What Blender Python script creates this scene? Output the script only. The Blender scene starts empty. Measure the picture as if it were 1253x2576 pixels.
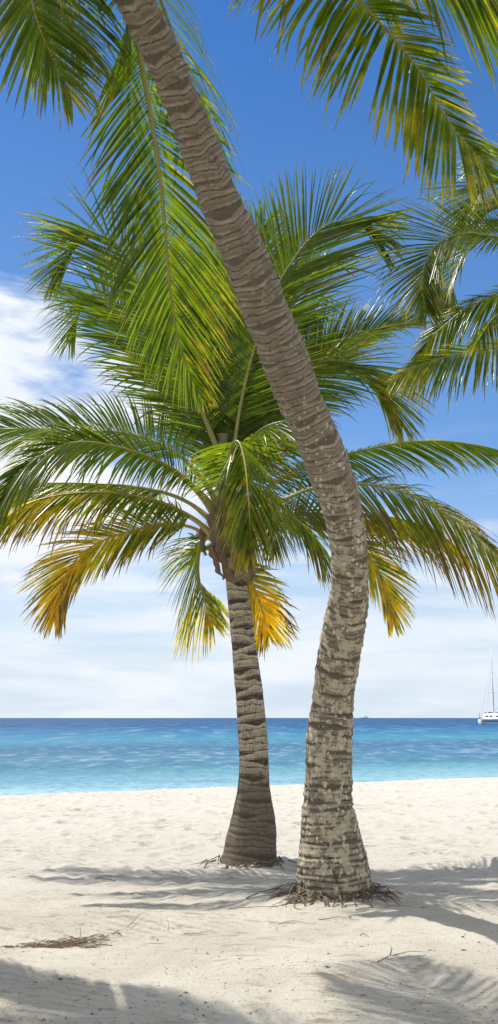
import bpy, math, random
import numpy as np
from mathutils import Vector, noise as mn
random.seed(7)
rng = np.random.default_rng(7)
R = math.radians
sc = bpy.context.scene
COL = sc.collection

# ------------------------------------------------------------------ camera
EYE = 1.6
PITCH = math.atan(518/2474.0)
F = 2474.0                      # focal length in units of the 1253 x 2576 layout sheet
SP, CP = math.sin(PITCH), math.cos(PITCH)
cam = bpy.data.cameras.new('camera')
cam.sensor_fit = 'VERTICAL'; cam.sensor_height = 24; cam.lens = 24*F/2576
cam.clip_end = 60000; cam.clip_start = 0.1
co = bpy.data.objects.new('camera', cam); COL.objects.link(co)
co.location = (0, 0, EYE); co.rotation_euler = (math.pi/2+PITCH, 0, 0)
sc.camera = co

def ray(px, py):
    u = (px-626.5)/F; v = (1288-py)/F
    return Vector((u, CP-v*SP, SP+v*CP))
def at(px, py, Y):
    d = ray(px, py); return Vector((0, 0, EYE))+d*(Y/d.y)
def ground(px, py, z=0.0):
    d = ray(px, py); return Vector((0, 0, EYE))+d*((z-EYE)/d.z)
def camdepth(p):
    return p.y*CP+(p.z-EYE)*SP

# ------------------------------------------------------------------ sun and sky
SUN_EL = R(66.5)
sdir = Vector((-0.78, 0.62, 0)).normalized()      # horizontally towards the sun
to_sun = (sdir*math.cos(SUN_EL)+Vector((0, 0, math.sin(SUN_EL)))).normalized()
sl = bpy.data.lights.new('sun', 'SUN'); sl.energy = 4.6; sl.angle = R(0.53); sl.color = (1, .95, .87)
so = bpy.data.objects.new('sun', sl); COL.objects.link(so)
so.rotation_euler = to_sun.to_track_quat('Z', 'Y').to_euler(); so.location = (-20, 40, 60)

def N(nt, t, **kw):
    n = nt.nodes.new(t)
    for k, v in kw.items(): setattr(n, k, v)
    return n
class G:
    """tiny node-graph helper"""
    def __init__(s, nt): s.nt = nt
    def lk(s, a, b): s.nt.links.new(a, b)
    def math(s, op, a, b=0.0, c=None, clamp=False):
        n = N(s.nt, 'ShaderNodeMath', operation=op, use_clamp=clamp)
        for i, v in enumerate((a, b, c)):
            if v is None: continue
            if isinstance(v, (int, float)): n.inputs[i].default_value = v
            else: s.lk(v, n.inputs[i])
        return n.outputs[0]
    def vmath(s, op, a, b=None):
        n = N(s.nt, 'ShaderNodeVectorMath', operation=op)
        for i, v in enumerate((a, b)):
            if v is None: continue
            if isinstance(v, (tuple, list, Vector)): n.inputs[i].default_value = tuple(v)
            else: s.lk(v, n.inputs[i])
        return n
    def noise(s, vec, scale, detail=4, rough=.55, dist=0.0, out=0):
        n = N(s.nt, 'ShaderNodeTexNoise'); n.inputs['Scale'].default_value = scale
        n.inputs['Detail'].default_value = detail; n.inputs['Roughness'].default_value = rough
        n.inputs['Distortion'].default_value = dist
        if vec is not None: s.lk(vec, n.inputs['Vector'])
        return n.outputs[out]
    def mapping(s, vec, scale=(1, 1, 1), rot=(0, 0, 0), loc=(0, 0, 0)):
        n = N(s.nt, 'ShaderNodeMapping'); s.lk(vec, n.inputs[0])
        n.inputs['Scale'].default_value = scale; n.inputs['Rotation'].default_value = rot
        n.inputs['Location'].default_value = loc
        return n.outputs[0]
    def ramp(s, fac, stops, interp='LINEAR'):
        n = N(s.nt, 'ShaderNodeValToRGB'); cr = n.color_ramp; cr.interpolation = interp
        while len(cr.elements) < len(stops): cr.elements.new(0.5)
        for e, (p, c) in zip(cr.elements, stops):
            e.position = p
            if isinstance(c, (int, float)): c = (c, c, c)
            e.color = (*c, 1)
        s.lk(fac, n.inputs[0]); return n.outputs[0]
    def smooth(s, v, a, b, to0=0.0, to1=1.0):
        n = N(s.nt, 'ShaderNodeMapRange', interpolation_type='SMOOTHSTEP')
        s.lk(v, n.inputs[0])
        for i, k in enumerate((a, b, to0, to1)): n.inputs[i+1].default_value = k
        return n.outputs[0]
    def mix(s, f, a, b, blend='MIX'):
        n = N(s.nt, 'ShaderNodeMix', data_type='RGBA', blend_type=blend)
        for sock, v in ((n.inputs[0], f), (n.inputs[6], a), (n.inputs[7], b)):
            if isinstance(v, (int, float)): sock.default_value = v
            elif isinstance(v, (tuple, list)): sock.default_value = (*v, 1)
            else: s.lk(v, sock)
        return n.outputs[2]
    def attr(s, name, out='Fac'):
        n = N(s.nt, 'ShaderNodeAttribute', attribute_name=name); return n.outputs[out]
    def bump(s, h, strength=.5, dist=.01):
        n = N(s.nt, 'ShaderNodeBump'); n.inputs['Strength'].default_value = strength
        n.inputs['Distance'].default_value = dist; s.lk(h, n.inputs['Height']); return n.outputs[0]

w = bpy.data.worlds.new("World"); sc.world = w; w.use_nodes = True
nt = w.node_tree; nt.nodes.clear(); g = G(nt)
sky = N(nt, 'ShaderNodeTexSky', sky_type='NISHITA', sun_disc=False)
sky.sun_elevation = SUN_EL; sky.sun_rotation = math.atan2(sdir.x, sdir.y)
sky.air_density = 1.0; sky.dust_density = 0.3; sky.ozone_density = 2.5; sky.altitude = 0
tc = N(nt, 'ShaderNodeTexCoord').outputs['Generated']
dirn = g.vmath('NORMALIZE', tc).outputs[0]
sep = N(nt, 'ShaderNodeSeparateXYZ'); g.lk(dirn, sep.inputs[0])
el = sep.outputs[2]
hs = N(nt, 'ShaderNodeHueSaturation'); hs.inputs['Saturation'].default_value = 1.22
hs.inputs['Value'].default_value = 1.0; hs.inputs['Hue'].default_value = 0.508
g.lk(sky.outputs[0], hs.inputs['Color'])
skyc = g.vmath('SCALE', hs.outputs[0]); skyc.inputs[3].default_value = 0.098
skyc = skyc.outputs[0]
skyc = g.mix(1.0, skyc, g.ramp(el, [(0, (1.0, 1.0, 1.1)), (.2, (1.10, 1.13, 1.13)), (.45, (.95, 1.10, 1.10)), (.65, (.50, .88, 1.06))]), 'MULTIPLY')
# cloud layer: noise over the direction flattened onto a high sheet
den = g.math('ADD', g.math('MAXIMUM', el, 0.0), 0.12)
pl = N(nt, 'ShaderNodeCombineXYZ')
g.lk(g.math('DIVIDE', sep.outputs[0], den), pl.inputs[0]); g.lk(g.math('DIVIDE', sep.outputs[1], den), pl.inputs[1])
n1 = g.noise(g.mapping(pl.outputs[0], (1.6, 1.6, 1), (0, 0, .5)), 1.6, 7, .58, .5)
n2 = g.noise(g.mapping(dirn, (1, 1, 3.2), (0, .45, 0)), 5.0, 7, .6, .4)
n3 = g.noise(g.mapping(dirn, (1.2, 1, 7)), 4.0, 6, .55, .3)
def blob(px, py, r0, r1):
    d = ray(px, py).normalized()
    dot = g.vmath('DOT_PRODUCT', dirn, d).outputs['Value']
    return g.smooth(dot, math.cos(r1/F), math.cos(r0/F))
mask = None
for (px, py, r0, r1, s) in [(-60, 1010, 160, 430, 1.0), (60, 800, 20, 170, .8), (120, 900, 30, 190, .9), (30, 690, 10, 110, .5),
                         (240, 1040, 60, 240, .9), (330, 990, 30, 210, .85), (60, 1240, 150, 420, .9), (350, 1220, 100, 400, .7), (90, 315, 5, 110, .22), (1235, 215, 0, 60, .3), (560, 95, 0, 110, .25)]:
    b = g.math('MULTIPLY', blob(px, py, r0, r1), s)
    mask = b if mask is None else g.math('MAXIMUM', mask, b)
nn = g.math('ADD', g.math('MULTIPLY', n1, .35), g.math('MULTIPLY', n2, .65))
c1 = g.smooth(g.math('ADD', nn, g.math('MULTIPLY', mask, .36)), .645, .84)
c1 = g.math('MULTIPLY', c1, g.smooth(mask, 0, .25))
low = g.smooth(el, .33, .10)
c2 = g.math('MULTIPLY', g.smooth(g.math('ADD', n3, g.math('MULTIPLY', low, .22)), .55, .82), low)
cl = g.math('MAXIMUM', c1, g.math('MULTIPLY', c2, .75))
ccol = g.mix(g.smooth(n2, .35, .7), (.66, .71, .78), (.77, .79, .81))
hz = g.math('MULTIPLY', g.smooth(el, .26, -.02), .97)
skyh = g.mix(hz, skyc, (.52, .61, .72))
back = g.math('MULTIPLY', g.smooth(g.math('ADD', g.math('SUBTRACT', g.math('MULTIPLY', sep.outputs[1], -1.0), g.math('MULTIPLY', el, -.9)), g.math('MULTIPLY', g.math('SUBTRACT', n1, .5), .8)), .0, .35), .95)  # unseen bright clouds behind and above the camera, added as fill light
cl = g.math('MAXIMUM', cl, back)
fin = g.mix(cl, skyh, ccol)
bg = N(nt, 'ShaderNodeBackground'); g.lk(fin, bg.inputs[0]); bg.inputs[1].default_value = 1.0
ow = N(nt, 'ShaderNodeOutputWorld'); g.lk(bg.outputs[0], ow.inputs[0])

vs = sc.view_settings; vs.view_transform = 'Standard'; vs.look = 'None'; vs.exposure = 0.37; vs.gamma = 1

# ------------------------------------------------------------------ helpers
def tag(o, label=None, cat=None, group=None, kind=None):
    if label: o['label'] = label
    if cat: o['category'] = cat
    if group: o['group'] = group
    if kind: o['kind'] = kind
    return o
def empty(name, loc):
    o = bpy.data.objects.new(name, None); COL.objects.link(o); o.location = loc; o.empty_display_size = .3; return o
def meshobj(name, verts, faces, mat, parent=None, smooth=True, attrs=None, colors=None):
    me = bpy.data.meshes.new(name)
    if isinstance(verts, np.ndarray): verts = verts.tolist()
    if isinstance(faces, np.ndarray): faces = faces.tolist()
    me.from_pydata(verts, [], faces)
    if smooth: me.polygons.foreach_set('use_smooth', [True]*len(me.polygons))
    for k, v in (attrs or {}).items():
        a = me.attributes.new(k, 'FLOAT', 'POINT'); a.data.foreach_set('value', np.asarray(v, dtype=np.float32).ravel())
    for k, v in (colors or {}).items():
        a = me.attributes.new(k, 'FLOAT_COLOR', 'POINT'); a.data.foreach_set('color', np.asarray(v, dtype=np.float32).ravel())
    me.materials.append(mat); me.update()
    o = bpy.data.objects.new(name, me); COL.objects.link(o)
    if parent is not None:
        o.parent = parent
        root = parent
        off = Vector((0, 0, 0))
        while root is not None: off += root.location; root = root.parent
        me.transform(__import__('mathutils').Matrix.Translation(-off))
    return o
class MB:
    def __init__(s): s.v = []; s.f = []
    def add(s, v, f):
        b = len(s.v); s.v += [tuple(p) for p in v]; s.f += [tuple(i+b for i in q) for q in f]
    def tube(s, pts, rads, n=8, flat=1.0, cap=True):
        pts = [Vector(p) for p in pts]; m = len(pts)
        if isinstance(rads, (int, float)): rads = [rads]*m
        up = Vector((0, 0, 1)); vs = []
        prev = None
        for i, p in enumerate(pts):
            t = (pts[min(i+1, m-1)]-pts[max(i-1, 0)]).normalized()
            if prev is None:
                a = t.cross(up)
                if a.length < .1: a = t.cross(Vector((1, 0, 0)))
                a.normalize()
            else:
                a = (prev-t*prev.dot(t)).normalized()
            prev = a; b = a.cross(t)
            for k in range(n):
                th = 2*math.pi*k/n
                vs.append(p+a*math.cos(th)*rads[i]+b*math.sin(th)*rads[i]*flat)
        fs = [(i*n+k, i*n+(k+1) % n, (i+1)*n+(k+1) % n, (i+1)*n+k) for i in range(m-1) for k in range(n)]
        if cap:
            fs.append(tuple(range(n))[::-1]); fs.append(tuple((m-1)*n+k for k in range(n)))
        s.add(vs, fs)
    def box(s, c, sz, rz=0):
        cx, cy, cz = c; hx, hy, hz_ = sz[0]/2, sz[1]/2, sz[2]/2; cr, sr = math.cos(rz), math.sin(rz)
        v = []
        for dz in (-hz_, hz_):
            for dx, dy in ((-hx, -hy), (hx, -hy), (hx, hy), (-hx, hy)):
                v.append((cx+dx*cr-dy*sr, cy+dx*sr+dy*cr, cz+dz))
        s.add(v, [(3, 2, 1, 0), (4, 5, 6, 7), (0, 1, 5, 4), (1, 2, 6, 5), (2, 3, 7, 6), (3, 0, 4, 7)])
    def build(s, name, mat, parent=None, smooth=True, **kw): return meshobj(name, s.v, s.f, mat, parent, smooth, **kw)

def catmull(pts, n):
    """smooth resample of a 3D polyline, n points even in arc length"""
    P = [Vector(p) for p in pts]; P = [P[0]*2-P[1]]+P+[P[-1]*2-P[-2]]
    out = []
    for i in range(1, len(P)-2):
        a, b, c, d = P[i-1:i+3]
        for k in range(16):
            t = k/16; out.append(.5*((2*b)+(c-a)*t+(2*a-5*b+4*c-d)*t*t+(3*b-a-3*c+d)*t**3))
    out.append(P[-2])
    A = np.array([tuple(p) for p in out]); L = np.r_[0, np.cumsum(np.linalg.norm(np.diff(A, axis=0), axis=1))]
    s = np.linspace(0, L[-1], n)
    return np.stack([np.interp(s, L, A[:, k]) for k in range(3)], 1), L[-1]

def _hash(i, j, seed):
    h = (i*374761393+j*668265263+seed*1442695041) & 0xFFFFFFFF
    h = ((h ^ (h >> 13))*1274126177) & 0xFFFFFFFF
    return ((h ^ (h >> 16)) & 0xFFFF)/65535.0
def vnoise(x, y, seed=0):
    xi = np.floor(x).astype(np.int64); yi = np.floor(y).astype(np.int64); fx = x-xi; fy = y-yi
    fx = fx*fx*(3-2*fx); fy = fy*fy*(3-2*fy)
    a = _hash(xi, yi, seed); b = _hash(xi+1, yi, seed); c = _hash(xi, yi+1, seed); d = _hash(xi+1, yi+1, seed)
    return (a+(b-a)*fx)*(1-fy)+(c+(d-c)*fx)*fy
def fbm(x, y, o=4, seed=0):
    r = 0; am = 1; t = 0
    for k in range(o):
        r = r+am*vnoise(x*2**k+k*17.3, y*2**k+k*9.1, seed+k); t += am; am *= .5
    return r/t-.5

# ------------------------------------------------------------------ materials
def mat(name, disp=False):
    m = bpy.data.materials.new(name); m.use_nodes = True; n = m.node_tree; n.nodes.clear()
    out = N(n, 'ShaderNodeOutputMaterial'); b = N(n, 'ShaderNodeBsdfPrincipled')
    n.links.new(b.outputs[0], out.inputs[0]); return m, G(n), b, out
def simple(name, col, rough=.6, metal=0, var=.15, scale=8, spec=.5):
    m, g, b, o = mat(name)
    ob = N(g.nt, 'ShaderNodeTexCoord').outputs['Object']
    n = g.noise(ob, scale, 4)
    c = g.mix(n, tuple(max(0, k*(1-var)) for k in col), tuple(min(1, k*(1+var)) for k in col))
    g.lk(c, b.inputs['Base Color']); b.inputs['Roughness'].default_value = rough; b.inputs['Metallic'].default_value = metal
    b.inputs['Specular IOR Level'].default_value = spec
    return m

# --- sand
m_sand, g, b, o = mat('sand')
geo = N(g.nt, 'ShaderNodeNewGeometry').outputs['Position']
s1 = g.noise(geo, 1.1, 5, .6); s2 = g.noise(geo, 60, 4, .7); s3 = g.noise(geo, 9, 6, .7)
sx = N(g.nt, 'ShaderNodeSeparateXYZ'); g.lk(geo, sx.inputs[0])
far = g.smooth(sx.outputs[1], 8.0, 13.0)
base = g.mix(g.smooth(s1, .35, .65), (.47, .437, .372), (.56, .525, .455))
base = g.mix(far, base, (.545, .52, .475))
base = g.mix(g.math('MULTIPLY', g.smooth(s3, .56, .70), .35), base, (.34, .29, .215))
base = g.mix(g.math('MULTIPLY', g.smooth(s2, .3, .7), .28), base, (.40, .36, .29))
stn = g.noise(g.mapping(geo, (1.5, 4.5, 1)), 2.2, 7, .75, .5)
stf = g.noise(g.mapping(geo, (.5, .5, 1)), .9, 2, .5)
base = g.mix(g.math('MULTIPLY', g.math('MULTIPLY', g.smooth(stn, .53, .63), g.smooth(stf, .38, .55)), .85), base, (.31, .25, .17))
# small debris specks
vo = N(g.nt, 'ShaderNodeTexVoronoi'); vo.inputs['Scale'].default_value = 17; g.lk(g.mapping(geo, (1, 1, .2)), vo.inputs['Vector'])
nearm = g.math('SUBTRACT', 1.0, g.smooth(sx.outputs[1], 11, 14))
sc_ = N(g.nt, 'ShaderNodeSeparateColor'); g.lk(vo.outputs['Color'], sc_.inputs[0])
spk = g.math('MULTIPLY', g.math('MULTIPLY', g.math('LESS_THAN', vo.outputs['Distance'], .13), g.math('GREATER_THAN', sc_.outputs[0], .72)), nearm)
base = g.mix(g.math('MULTIPLY', spk, .8), base, g.mix(sc_.outputs[1], (.13, .09, .06), (.36, .22, .10)))
g.lk(base, b.inputs['Base Color']); b.inputs['Roughness'].default_value = .95; b.inputs['Specular IOR Level'].default_value = .15
# raking lines (small tines dragged through the sand)
wv = N(g.nt, 'ShaderNodeTexWave', wave_type='BANDS', bands_direction='DIAGONAL'); wv.inputs['Scale'].default_value = 5.5
wv.inputs['Distortion'].default_value = 3.0; wv.inputs['Detail'].default_value = 3; wv.inputs['Detail Scale'].default_value = .35
g.lk(g.mapping(geo, (.55, 1.5, 1), (0, 0, .25)), wv.inputs['Vector'])
rk = g.math('MULTIPLY', wv.outputs['Fac'], g.math('MULTIPLY', nearm, g.smooth(g.noise(geo, .8, 2), .42, .62)))
hgt = g.math('ADD', g.math('ADD', g.math('MULTIPLY', s3, 1.2), g.math('MULTIPLY', s2, .5)), g.math('MULTIPLY', rk, .45))
g.lk(g.bump(hgt, .9, .045), b.inputs['Normal'])

# --- sea
m_sea, g, b, o = mat('sea_water')
geo = N(g.nt, 'ShaderNodeNewGeometry').outputs['Position']
sx = N(g.nt, 'ShaderNodeSeparateXYZ'); g.lk(geo, sx.inputs[0])
# distance out from the shore line (the shore runs obliquely)
dsh = g.math('SUBTRACT', sx.outputs[1], g.math('MULTIPLY', sx.outputs[0], .45))
wob = g.noise(g.mapping(geo, (.012, .05, 1)), 1.0, 5, .6)
inv = g.math('DIVIDE', 30.0, g.math('MAXIMUM', g.math('ADD', dsh, g.math('MULTIPLY', g.math('SUBTRACT', wob, .5), 12)), 1))
colr = g.ramp(inv, [(0, (.007, .052, .135)), (.09, (.008, .060, .155)), (.16, (.022, .12, .23)), (.25, (.045, .185, .265)), (.34, (.035, .11, .19)),
                    (.44, (.060, .16, .23)), (.54, (.050, .15, .22)), (.64, (.10, .25, .31)), (.78, (.23, .385, .425)), (1.0, (.46, .52, .545))])
patch = g.noise(g.mapping(geo, (.02, .09, 1)), 1.0, 6, .65)
colr = g.mix(g.math('MULTIPLY', g.smooth(patch, .5, .66), .30), colr, (.03, .12, .30))
# pale ripples and broken crests at growing sizes
r1 = g.noise(g.mapping(geo, (2.2, 1.0, 1)), 1.0, 6, .66, .3)
r2 = g.noise(g.mapping(geo, (.85, .26, 1), (0, 0, .02)), 1.0, 6, .68, .3)
r3 = g.noise(g.mapping(geo, (.28, .04, 1)), 1.0, 7, .7, .3)
f2 = g.smooth(inv, .75, .45); f3 = g.smooth(inv, .4, .1)
rip = g.mix(f2, r1, r2); rip = g.mix(f3, rip, r3)
strg = g.ramp(inv, [(0, .2), (.15, .35), (.3, .35), (.42, .5), (.56, .45), (.66, .3), (1, .2)])
ripf = g.math('MULTIPLY', g.smooth(rip, .50, .64), strg)
colr = g.mix(ripf, colr, (.30, .38, .47))
colr = g.mix(g.math('MULTIPLY', g.smooth(rip, .48, .38), .34), colr, (.012, .07, .20))
cap = g.noise(g.mapping(geo, (.8, .30, 1)), 1.0, 7, .72, .2)
cap2 = g.noise(g.mapping(geo, (.02, .09, 1)), 1.0, 3, .5, .1)
capf = g.math('MULTIPLY', g.smooth(cap, .60, .66), g.smooth(cap2, .56, .62))
colr = g.mix(g.math('MULTIPLY', capf, .35), colr, (.55, .62, .66))
g.lk(colr, b.inputs['Base Color']); b.inputs['Roughness'].default_value = .45; b.inputs['Specular IOR Level'].default_value = .05
hh = g.math('ADD', r1, g.math('MULTIPLY', r2, 2.5))
g.lk(g.bump(hh, .6, .25), b.inputs['Normal'])

# --- palm leaf
m_leaf, g, b, o = mat('palm_leaf')
a = N(g.nt, 'ShaderNodeAttribute', attribute_name='leaf'); sp_ = N(g.nt, 'ShaderNodeSeparateColor'); g.lk(a.outputs['Color'], sp_.inputs[0])
yel, brn, rnd, alo = sp_.outputs[0], sp_.outputs[1], sp_.outputs[2], a.outputs['Alpha']
geo = N(g.nt, 'ShaderNodeNewGeometry').outputs['Position']
nz = g.noise(geo, 7, 4, .6); nf = g.noise(geo, 38, 4, .7)
gr = g.mix(rnd, (.029, .060, .004), (.078, .118, .006))
gr = g.mix(g.smooth(nz, .35, .7), gr, (.078, .112, .006))
yl = g.mix(rnd, (.32, .275, .019), (.43, .295, .022))
yf = g.math('ADD', g.math('MULTIPLY', yel, 1.25), g.math('MULTIPLY', g.math('SUBTRACT', nz, .5), .9))
yf = g.smooth(g.math('ADD', yf, g.math('MULTIPLY', g.math('MULTIPLY', alo, alo), .22)), .34, 1.0)
lc = g.mix(yf, gr, yl)
spots = g.math('MULTIPLY', g.smooth(nf, .55, .66), g.math('MULTIPLY', brn, .9))
tipb = g.smooth(g.math('ADD', alo, g.math('MULTIPLY', g.math('SUBTRACT', rnd, .5), .35)), g.math and 0.0, 1.0) if False else None
thr = g.math('SUBTRACT', 1.10, g.math('MULTIPLY', brn, .62))
tb = g.math('ADD', alo, g.math('ADD', g.math('MULTIPLY', g.math('SUBTRACT', rnd, .5), .45), g.math('MULTIPLY', g.math('SUBTRACT', nz, .5), .35)))
tipf = g.smooth(g.math('SUBTRACT', tb, thr), -.05, .10)
lc = g.mix(g.math('MAXIMUM', spots, tipf), lc, g.mix(nf, (.060, .035, .018), (.14, .085, .045)))
g.lk(lc, b.inputs['Base Color']); b.inputs['Roughness'].default_value = .29; b.inputs['Specular IOR Level'].default_value = .5
tr = N(g.nt, 'ShaderNodeBsdfTranslucent')
tcol = g.mix(1.0, lc, (3.7, 3.6, .8), 'MULTIPLY'); g.lk(tcol, tr.inputs[0])
mx = N(g.nt, 'ShaderNodeMixShader'); mx.inputs[0].default_value = .50
g.lk(b.outputs[0], mx.inputs[1]); g.lk(tr.outputs[0], mx.inputs[2]); g.lk(mx.outputs[0], o.inputs[0])

# --- midrib / petiole
m_rib, g, b, o = mat('palm_midrib')
geo = N(g.nt, 'ShaderNodeNewGeometry').outputs['Position']
nz = g.noise(geo, 12, 4, .6); a = g.attr('age')
c = g.mix(a, (.16, .20, .035), (.36, .23, .055)); c = g.mix(g.smooth(nz, .55, .75), c, (.16, .10, .05))
g.lk(c, b.inputs['Base Color']); b.inputs['Roughness'].default_value = .4

# --- trunks
def trunk_mat(name, light, dark, edge, lichen, lich_amt, fine, rimk=1.0, basek=None, inter=(.1, .08, .06)):
    m, g, b, o = mat(name)
    geo = N(g.nt, 'ShaderNodeNewGeometry').outputs['Position']
    scar = g.attr('scar'); ph = g.attr('phase'); rd = g.attr('rnd'); hg = g.attr('along')
    nz = g.noise(geo, 9, 5, .65); nf = g.noise(g.mapping(geo, (1, 1, .35)), 70, 4, .7); nb = g.noise(geo, 30, 5, .7)
    lt = g.mix(rd, tuple(k*.72 for k in light), light)
    dk = g.mix(rd, tuple(k*.8 for k in dark), tuple(k*1.3 for k in dark))
    phn = g.math('ADD', ph, g.math('MULTIPLY', g.math('SUBTRACT', nb, .5), .14))
    dd = tuple(k*.42 for k in dark); md_ = tuple((a_+b_)/2 for a_, b_ in zip(light, dark))
    rr_ = g.ramp(g.math('MULTIPLY', phn, .6667), [(0, dd), (.05, dark), (.22, md_), (.45, light), (.62, tuple(k*1.12 for k in light)), (.69, inter), (1.0, inter)])
    c = g.mix(g.math('MULTIPLY', rd, .45), rr_, g.mix(scar, inter, md_))
    c = g.mix(g.math('MULTIPLY', g.smooth(nz, .45, .68), .5), c, tuple(k*.95 for k in dark))
    c = g.mix(g.math('MULTIPLY', g.smooth(nf, .5, .75), .45), c, tuple(k*.6 for k in dark))
    # thin edge lines: lower edge of each leaf scar
    c = g.mix(g.smooth(g.math('ADD', g.attr('edge'), g.math('MULTIPLY', g.math('SUBTRACT', nb, .5), .35)), .45, .8), c, edge)
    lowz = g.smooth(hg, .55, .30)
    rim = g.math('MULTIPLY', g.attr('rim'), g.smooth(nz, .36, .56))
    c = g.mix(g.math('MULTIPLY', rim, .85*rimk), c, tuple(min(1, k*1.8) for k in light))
    pn = g.noise(g.mapping(geo, (1, 1, .8)), 11, 6, .62)
    pv = g.noise(g.mapping(geo, (1, 1, .12)), 34, 3, .6)
    pale = g.math('MULTIPLY', g.smooth(g.math('ADD', pn, g.math('MULTIPLY', g.math('SUBTRACT', scar, .5), .16)), .55, .62), g.smooth(pv, .33, .40))
    c = g.mix(g.math('MULTIPLY', g.math('MULTIPLY', pale, lowz), .85*lich_amt), c, g.mix(nb, tuple(k*.72 for k in lichen), tuple(k*.9 for k in lichen)))
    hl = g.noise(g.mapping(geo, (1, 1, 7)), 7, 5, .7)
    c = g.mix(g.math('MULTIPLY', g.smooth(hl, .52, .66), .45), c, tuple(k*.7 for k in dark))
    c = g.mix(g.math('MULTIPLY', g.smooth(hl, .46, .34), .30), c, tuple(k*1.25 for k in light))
    # lichen spots
    vo = N(g.nt, 'ShaderNodeTexVoronoi'); vo.inputs['Scale'].default_value = 26
    g.lk(g.vmath('ADD', geo, g.vmath('SCALE', g.noise(geo, 20, 2, out=1)).outputs[0]).outputs[0] if False else g.mapping(geo, (1, 1, .8)), vo.inputs['Vector'])
    vo2 = N(g.nt, 'ShaderNodeTexVoronoi'); vo2.inputs['Scale'].default_value = 52; g.lk(geo, vo2.inputs['Vector'])
    sepc = N(g.nt, 'ShaderNodeSeparateColor'); g.lk(vo.outputs['Color'], sepc.inputs[0])
    rad = g.math('MULTIPLY', g.math('POWER', sepc.outputs[0], 2.0), .5)
    sp1 = g.smooth(g.math('SUBTRACT', rad, g.math('ADD', vo.outputs['Distance'], g.math('MULTIPLY', g.math('SUBTRACT', nb, .5), .5))), -.03, .04)
    sp2 = g.smooth(g.math('SUBTRACT', .25, g.math('ADD', vo2.outputs['Distance'], g.math('MULTIPLY', nb, .2))), -.02, .04)
    reg = g.noise(geo, 4.5, 3, .6)
    lowm = g.smooth(hg, .62, .40)
    reg = g.smooth(g.math('ADD', g.math('ADD', reg, g.math('MULTIPLY', scar, .16)), g.math('MULTIPLY', lowm, .10)), .50, .68)
    lm = g.math('MULTIPLY', g.math('MULTIPLY', g.math('MAXIMUM', sp1, sp2), reg), g.math('MULTIPLY', g.math('ADD', g.math('MULTIPLY', lowm, .8), .2), lich_amt))
    c = g.mix(lm, c, g.mix(nb, tuple(k*.8 for k in lichen), lichen))
    # vertical cracks
    cr = g.noise(g.mapping(geo, (1, 1, .22)), 30, 2, .5)
    crf = g.math('MULTIPLY', g.smooth(g.math('ABSOLUTE', g.math('SUBTRACT', cr, .5)), .028, .004), fine)
    c = g.mix(crf, c, tuple(k*.35 for k in dark))
    if basek: c = g.mix(g.smooth(g.math('ADD', hg, g.math('MULTIPLY', g.math('SUBTRACT', nz, .5), .12)), .30, .20), c, g.mix(.75, c, basek))
    g.lk(c, b.inputs['Base Color']); b.inputs['Roughness'].default_value = .88; b.inputs['Specular IOR Level'].default_value = .2
    h = g.math('SUBTRACT', g.math('ADD', g.math('MULTIPLY', nb, 1.0), g.math('MULTIPLY', nf, .7)), g.math('MULTIPLY', crf, .8))
    g.lk(g.bump(h, .5, .010), b.inputs['Normal'])
    return m
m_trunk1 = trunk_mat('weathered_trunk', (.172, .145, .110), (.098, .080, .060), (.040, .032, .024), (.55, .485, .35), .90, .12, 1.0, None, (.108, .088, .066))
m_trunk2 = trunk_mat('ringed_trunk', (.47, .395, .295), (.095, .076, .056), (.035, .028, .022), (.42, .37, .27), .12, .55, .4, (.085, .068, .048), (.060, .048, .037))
m_root = simple('root_fibre', (.125, .095, .068), .9, var=.5, scale=25)
m_husk = simple('leaf_sheath_fibre', (.15, .105, .068), .9, var=.45, scale=18)
m_flower = simple('palm_flower', (.34, .24, .03), .7, var=.3, scale=20)

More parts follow.
